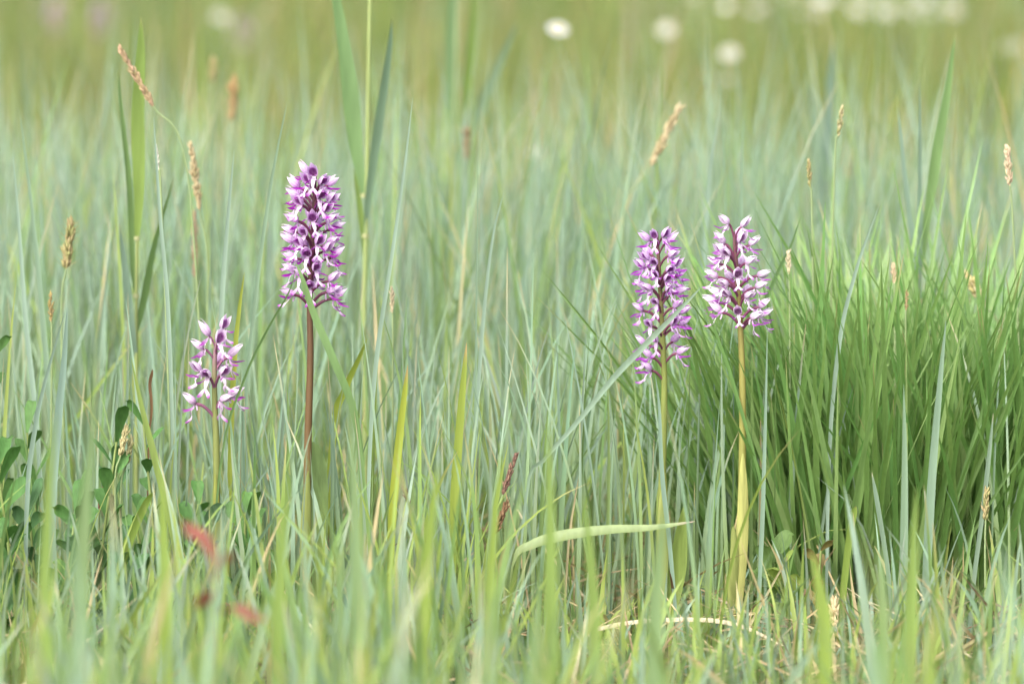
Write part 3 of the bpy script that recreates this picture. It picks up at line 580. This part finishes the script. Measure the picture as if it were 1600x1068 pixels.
seed_head('second pale straw sedge spike pressed against the speckled one', (206, 684), (197, 726), -.015, .0022, (.46, .42, .24), GRT, foot=(190, 1000), n=46, name='sedge_spike', cat='sedge spike')
seed_head('slim dark purple brown sedge spike slanting right in the middle grass', (808, 706), (786, 772), -.01, .0020, (.13, .07, .06), (.26, .16, .11), foot=(772, 1000), n=60, name='sedge_spike', cat='sedge spike')
seed_head('dark brown sedge spike just below the slim purple brown one', (792, 786), (773, 834), -.012, .0024, (.16, .09, .05), (.28, .17, .1), foot=(764, 1000), n=50, name='sedge_spike', cat='sedge spike')
seed_head('small blackish sedge spike on a yellow stalk in the middle grass', (630, 762), (640, 786), .0, .0018, (.08, .05, .05), (.2, .1, .08), foot=(690, 1000), n=26, name='sedge_spike', cat='sedge spike')
seed_head('rusty brown sedge spike low on the same slope as the blackish one', (657, 806), (666, 838), .0, .0015, (.25, .12, .06), (.34, .18, .08), foot=(690, 1000), n=26, name='sedge_spike', cat='sedge spike')
seed_head('pale tan cone shaped spike on a thick yellow stalk before the tussock', (1304, 938), (1303, 990), -.04, .0034, (.55, .44, .25), (.6, .5, .32), foot=(1300, 1060), n=60, stem_c=(.3, .3, .1), name='sedge_spike', cat='sedge spike')
seed_head('greenish seed head standing against the right hand tussock', (1541, 764), (1540, 812), -.03, .0026, GRT, TAN, n=40)
seed_head('small dark red bud cluster low in the grass beside the left herb', (158, 768), (156, 796), .0, .0022, (.18, .05, .05), (.3, .1, .08), n=16)

# ------------------------------------------------------------------ leafy herbs
def herb(label, px, y, h, nl, LW, c, seed, spread=.6, lobed=False, name='leafy_herb', cat='herb', top=None):
    r = random.Random(seed); b = at(px, 1000, y); b[2] = float(gz(b[0], y)) - .004
    root = empty(name, b); mb = MB(); hx = r.uniform(-.02, .02)
    St = np.array([[0, 0, 0], [hx * .4, .003, h * .5], [hx, 0, h]]); tube(mb, St, .0014, .0008, (.19, .24, .08), 10, 6); mb.build('stem', M_STEM, root)
    sp = spline(St, 40)
    for k in range(nl):
        t = .18 + .82 * k / max(1, nl - 1); q = sp[min(39, int(t * 39))]; a = k * 2.4 + r.uniform(-.5, .5)
        dv = np.array([math.cos(a), math.sin(a) * .8, 0]) * .8; up = spread * r.uniform(1.0, 2.6); Ln = LW[0] * r.uniform(.75, 1.15)
        mb = MB(); P = [q, q + dv * Ln * .35 + np.array([0, 0, Ln * up * .45]), q + dv * Ln * .75 + np.array([0, 0, Ln * up * .8]), q + dv * Ln + np.array([0, 0, Ln * up * .85])]
        sd_ = a + 1.57; cc = np.asarray(c) * r.uniform(.8, 1.2)
        leaf(mb, P, LW[1] * r.uniform(.85, 1.15), cc, facing=sd_ if r.random() < .35 else r.uniform(-.6, .6), twist=r.uniform(-.2, .2), fold=.15, base=.22, peak=.48, pw=.62, m=13); mb.build('leaf', M_LEAF, root)
    tag(root, label, cat); return root
DKG = (.065, .15, .04)
herb('dark green oval leaved herb at the far left edge by the split blade', 30, -.03, .145, 13, (.024, .0105), DKG, 1)
herb('dark green oval leaved herb close beside the straw coloured sedge spikes', 142, -.02, .150, 11, (.020, .0085), DKG, 2)
herb('taller dark green herb with narrow leaves at the far left edge', 14, .04, .215, 15, (.018, .006), (.06, .125, .035), 3)
herb('dark green herb half hidden under the small orchid', 252, .0, .16, 10, (.018, .008), DKG, 4)
herb('low dark leafy herb in the shade below the small orchid', 300, -.04, .085, 9, (.020, .009), (.05, .10, .045), 5)
herb('low dark leafy herb in the grass below the oval leaved herbs', 90, -.05, .10, 10, (.020, .010), DKG, 6)
herb('low leafy herb in the grass between the two left orchids', 400, .04, .08, 8, (.018, .008), (.06, .12, .05), 7)
herb('yellow green small leaved herb at the foot of the tussock', 1240, -.02, .048, 9, (.017, .010), (.19, .26, .06), 8)
herb('low green herb with rounded leaves between tussock and palest orchid', 1205, .0, .05, 9, (.018, .012), (.12, .20, .06), 9)
herb('small herb with a reddish leaf near the foot of the tussock', 1275, .0, .06, 6, (.013, .008), (.2, .16, .06), 10)
herb('bluish leaved small herb low in the middle foreground', 556, -.01, .03, 5, (.014, .008), (.08, .15, .11), 11)
herb('dark low herb under the tallest orchid', 520, .05, .06, 8, (.02, .009), (.06, .12, .05), 12)
for k, (px, yy, hh) in enumerate([(8, -.06, .09), (60, -.02, .10), (110, -.05, .11), (165, -.03, .10), (205, -.05, .08), (235, -.02, .10), (275, -.03, .11), (330, -.02, .06), (380, .0, .10), (430, -.01, .08), (180, .03, .14), (70, .05, .15)]):
    herb('low dark green leafy herb tangled in the grass below the small orchid', px, yy, hh, 12, (.019, .0085), [DKG, (.06, .13, .05), (.085, .175, .05)][k % 3], 40 + k)['group'] = 'low leafy herbs below the small orchid'
# soft red leaved plant before the small orchid
rb = at(335, 1150, -.74); rb[2] = float(gz(rb[0], -.74)) - .004; rr = empty('red_leaved_herb', rb)
tops = [at(300, 832, -.74), at(352, 872, -.75), at(318, 945, -.73), at(400, 962, -.74)]
mb = MB(); tube(mb, [rb - rb, at(338, 960, -.74) - rb, at(330, 860, -.74) - rb], .0014, .0008, (.3, .22, .1), 8, 6); mb.build('stem', M_STEM, rr)
for k, tp in enumerate(tops):
    q = at(338, 880 + k * 25, -.74) - rb; mb = MB(); e = tp - rb; leaf(mb, [q, (q + e) / 2 + np.array([0, 0, .004]), e, e + (e - q) * .35], .0095, (.27, .095, .075), facing=.5, base=.3, peak=.5, pw=.5, m=9); mb.build('leaf', M_LEAF, rr)
tag(rr, 'blurred plant with rusty red leaves in front of the small orchid', 'herb')

# ------------------------------------------------------------------ pale flowers in the far meadow
def daisy_meshes(c_pet, c_disc, R):
    mb = MB()
    for k in range(16):
        a = k * 2 * math.pi / 16 + random.uniform(-.06, .06); d = np.array([math.cos(a), math.sin(a), 0])
        leaf(mb, [d * R * .25, d * R * .65 + np.array([0, 0, R * .08]), d * R + np.array([0, 0, random.uniform(-.08, .05) * R])], R * .36, c_pet, facing=a + 1.57, twist=0, base=.6, peak=.6, pw=.4, m=6, fold=.1)
    pet = mb.mesh('petals', M_PETAL); mb = MB()
    u = np.linspace(0, 1, 5); k = 10; th = np.linspace(0, 2 * np.pi, k, endpoint=False)
    V = np.stack([R * .32 * np.cos(u * 1.5)[:, None] * np.cos(th), R * .32 * np.cos(u * 1.5)[:, None] * np.sin(th), (R * .16 * np.sin(u * 1.57))[:, None] + 0 * th], -1)
    i = np.arange(4)[:, None] * k; j = np.arange(k)[None]; mb.add(V, np.stack([i + j, i + (j + 1) % k, i + k + (j + 1) % k, i + k + j], -1), c_disc)
    return pet, mb.mesh('disc', M_PETAL)
DW = daisy_meshes((.60, .61, .60), (.6, .45, .08), .017)
DP = daisy_meshes((.52, .52, .48), (.5, .42, .16), .014)
def daisy(px, py, y, ms, s, label, group):
    p = at(px, py, y); b = np.array([p[0] + random.uniform(-.03, .03), y + .02, 0]); b[2] = float(gz(b[0], b[1])) - .004
    root = empty('meadow_daisy', b); mb = MB(); tube(mb, [b - b, (p - b) * np.array([.3, .3, .5]), p - b], .0012, .0009, (.16, .22, .08), 8, 5); mb.build('stem', M_STEM, root)
    for nm, me in zip(('petals', 'disc'), ms):
        o = link(nm, me, root, p - b); o.scale = (s,) * 3; o.rotation_euler = (random.uniform(.5, .95), random.uniform(-.25, .25), 0)
    tag(root, label, 'daisy', group)
daisy(872, 45, 1.9, DW, .72, 'brightest white daisy standing alone above the sedge', 'daisies in the far meadow')
daisy(1140, 84, 3.6, DP, .95, 'larger pale daisy directly above the palest orchid, upper of a pair', 'daisies in the far meadow')
daisy(1138, 124, 3.9, DP, .8, 'small pale daisy directly above the palest orchid, lower of a pair', 'daisies in the far meadow')
daisy(1040, 46, 4.2, DP, 1.0, 'dull cream daisy between the brightest daisy and the pair', 'daisies in the far meadow')
daisy(345, 27, 5.0, DP, 1.1, 'pale round flower beside a mauve orchid in the far meadow', 'daisies in the far meadow')
daisy(836, 238, 1.7, DP, .6, 'faint small pale flower low in the sedge edge', 'daisies in the far meadow')
daisy(1580, 74, 5.2, DP, 1.4, 'pale flower far behind the reed at the right edge', 'daisies in the far meadow')
daisy(1487, 14, 7.0, DW, 1.7, 'large white flower at the end of the distant white band', 'daisies in the far meadow')
for k in range(32):
    px = 1050 + 440 * random.random() ** .9; py = random.uniform(-10, 24)
    daisy(px, py, random.uniform(4.8, 8), (DP, DW, DP)[k % 3], random.uniform(.6, 1.05), 'soft white flower in the distant band of flowers across the meadow', 'distant white flowers')
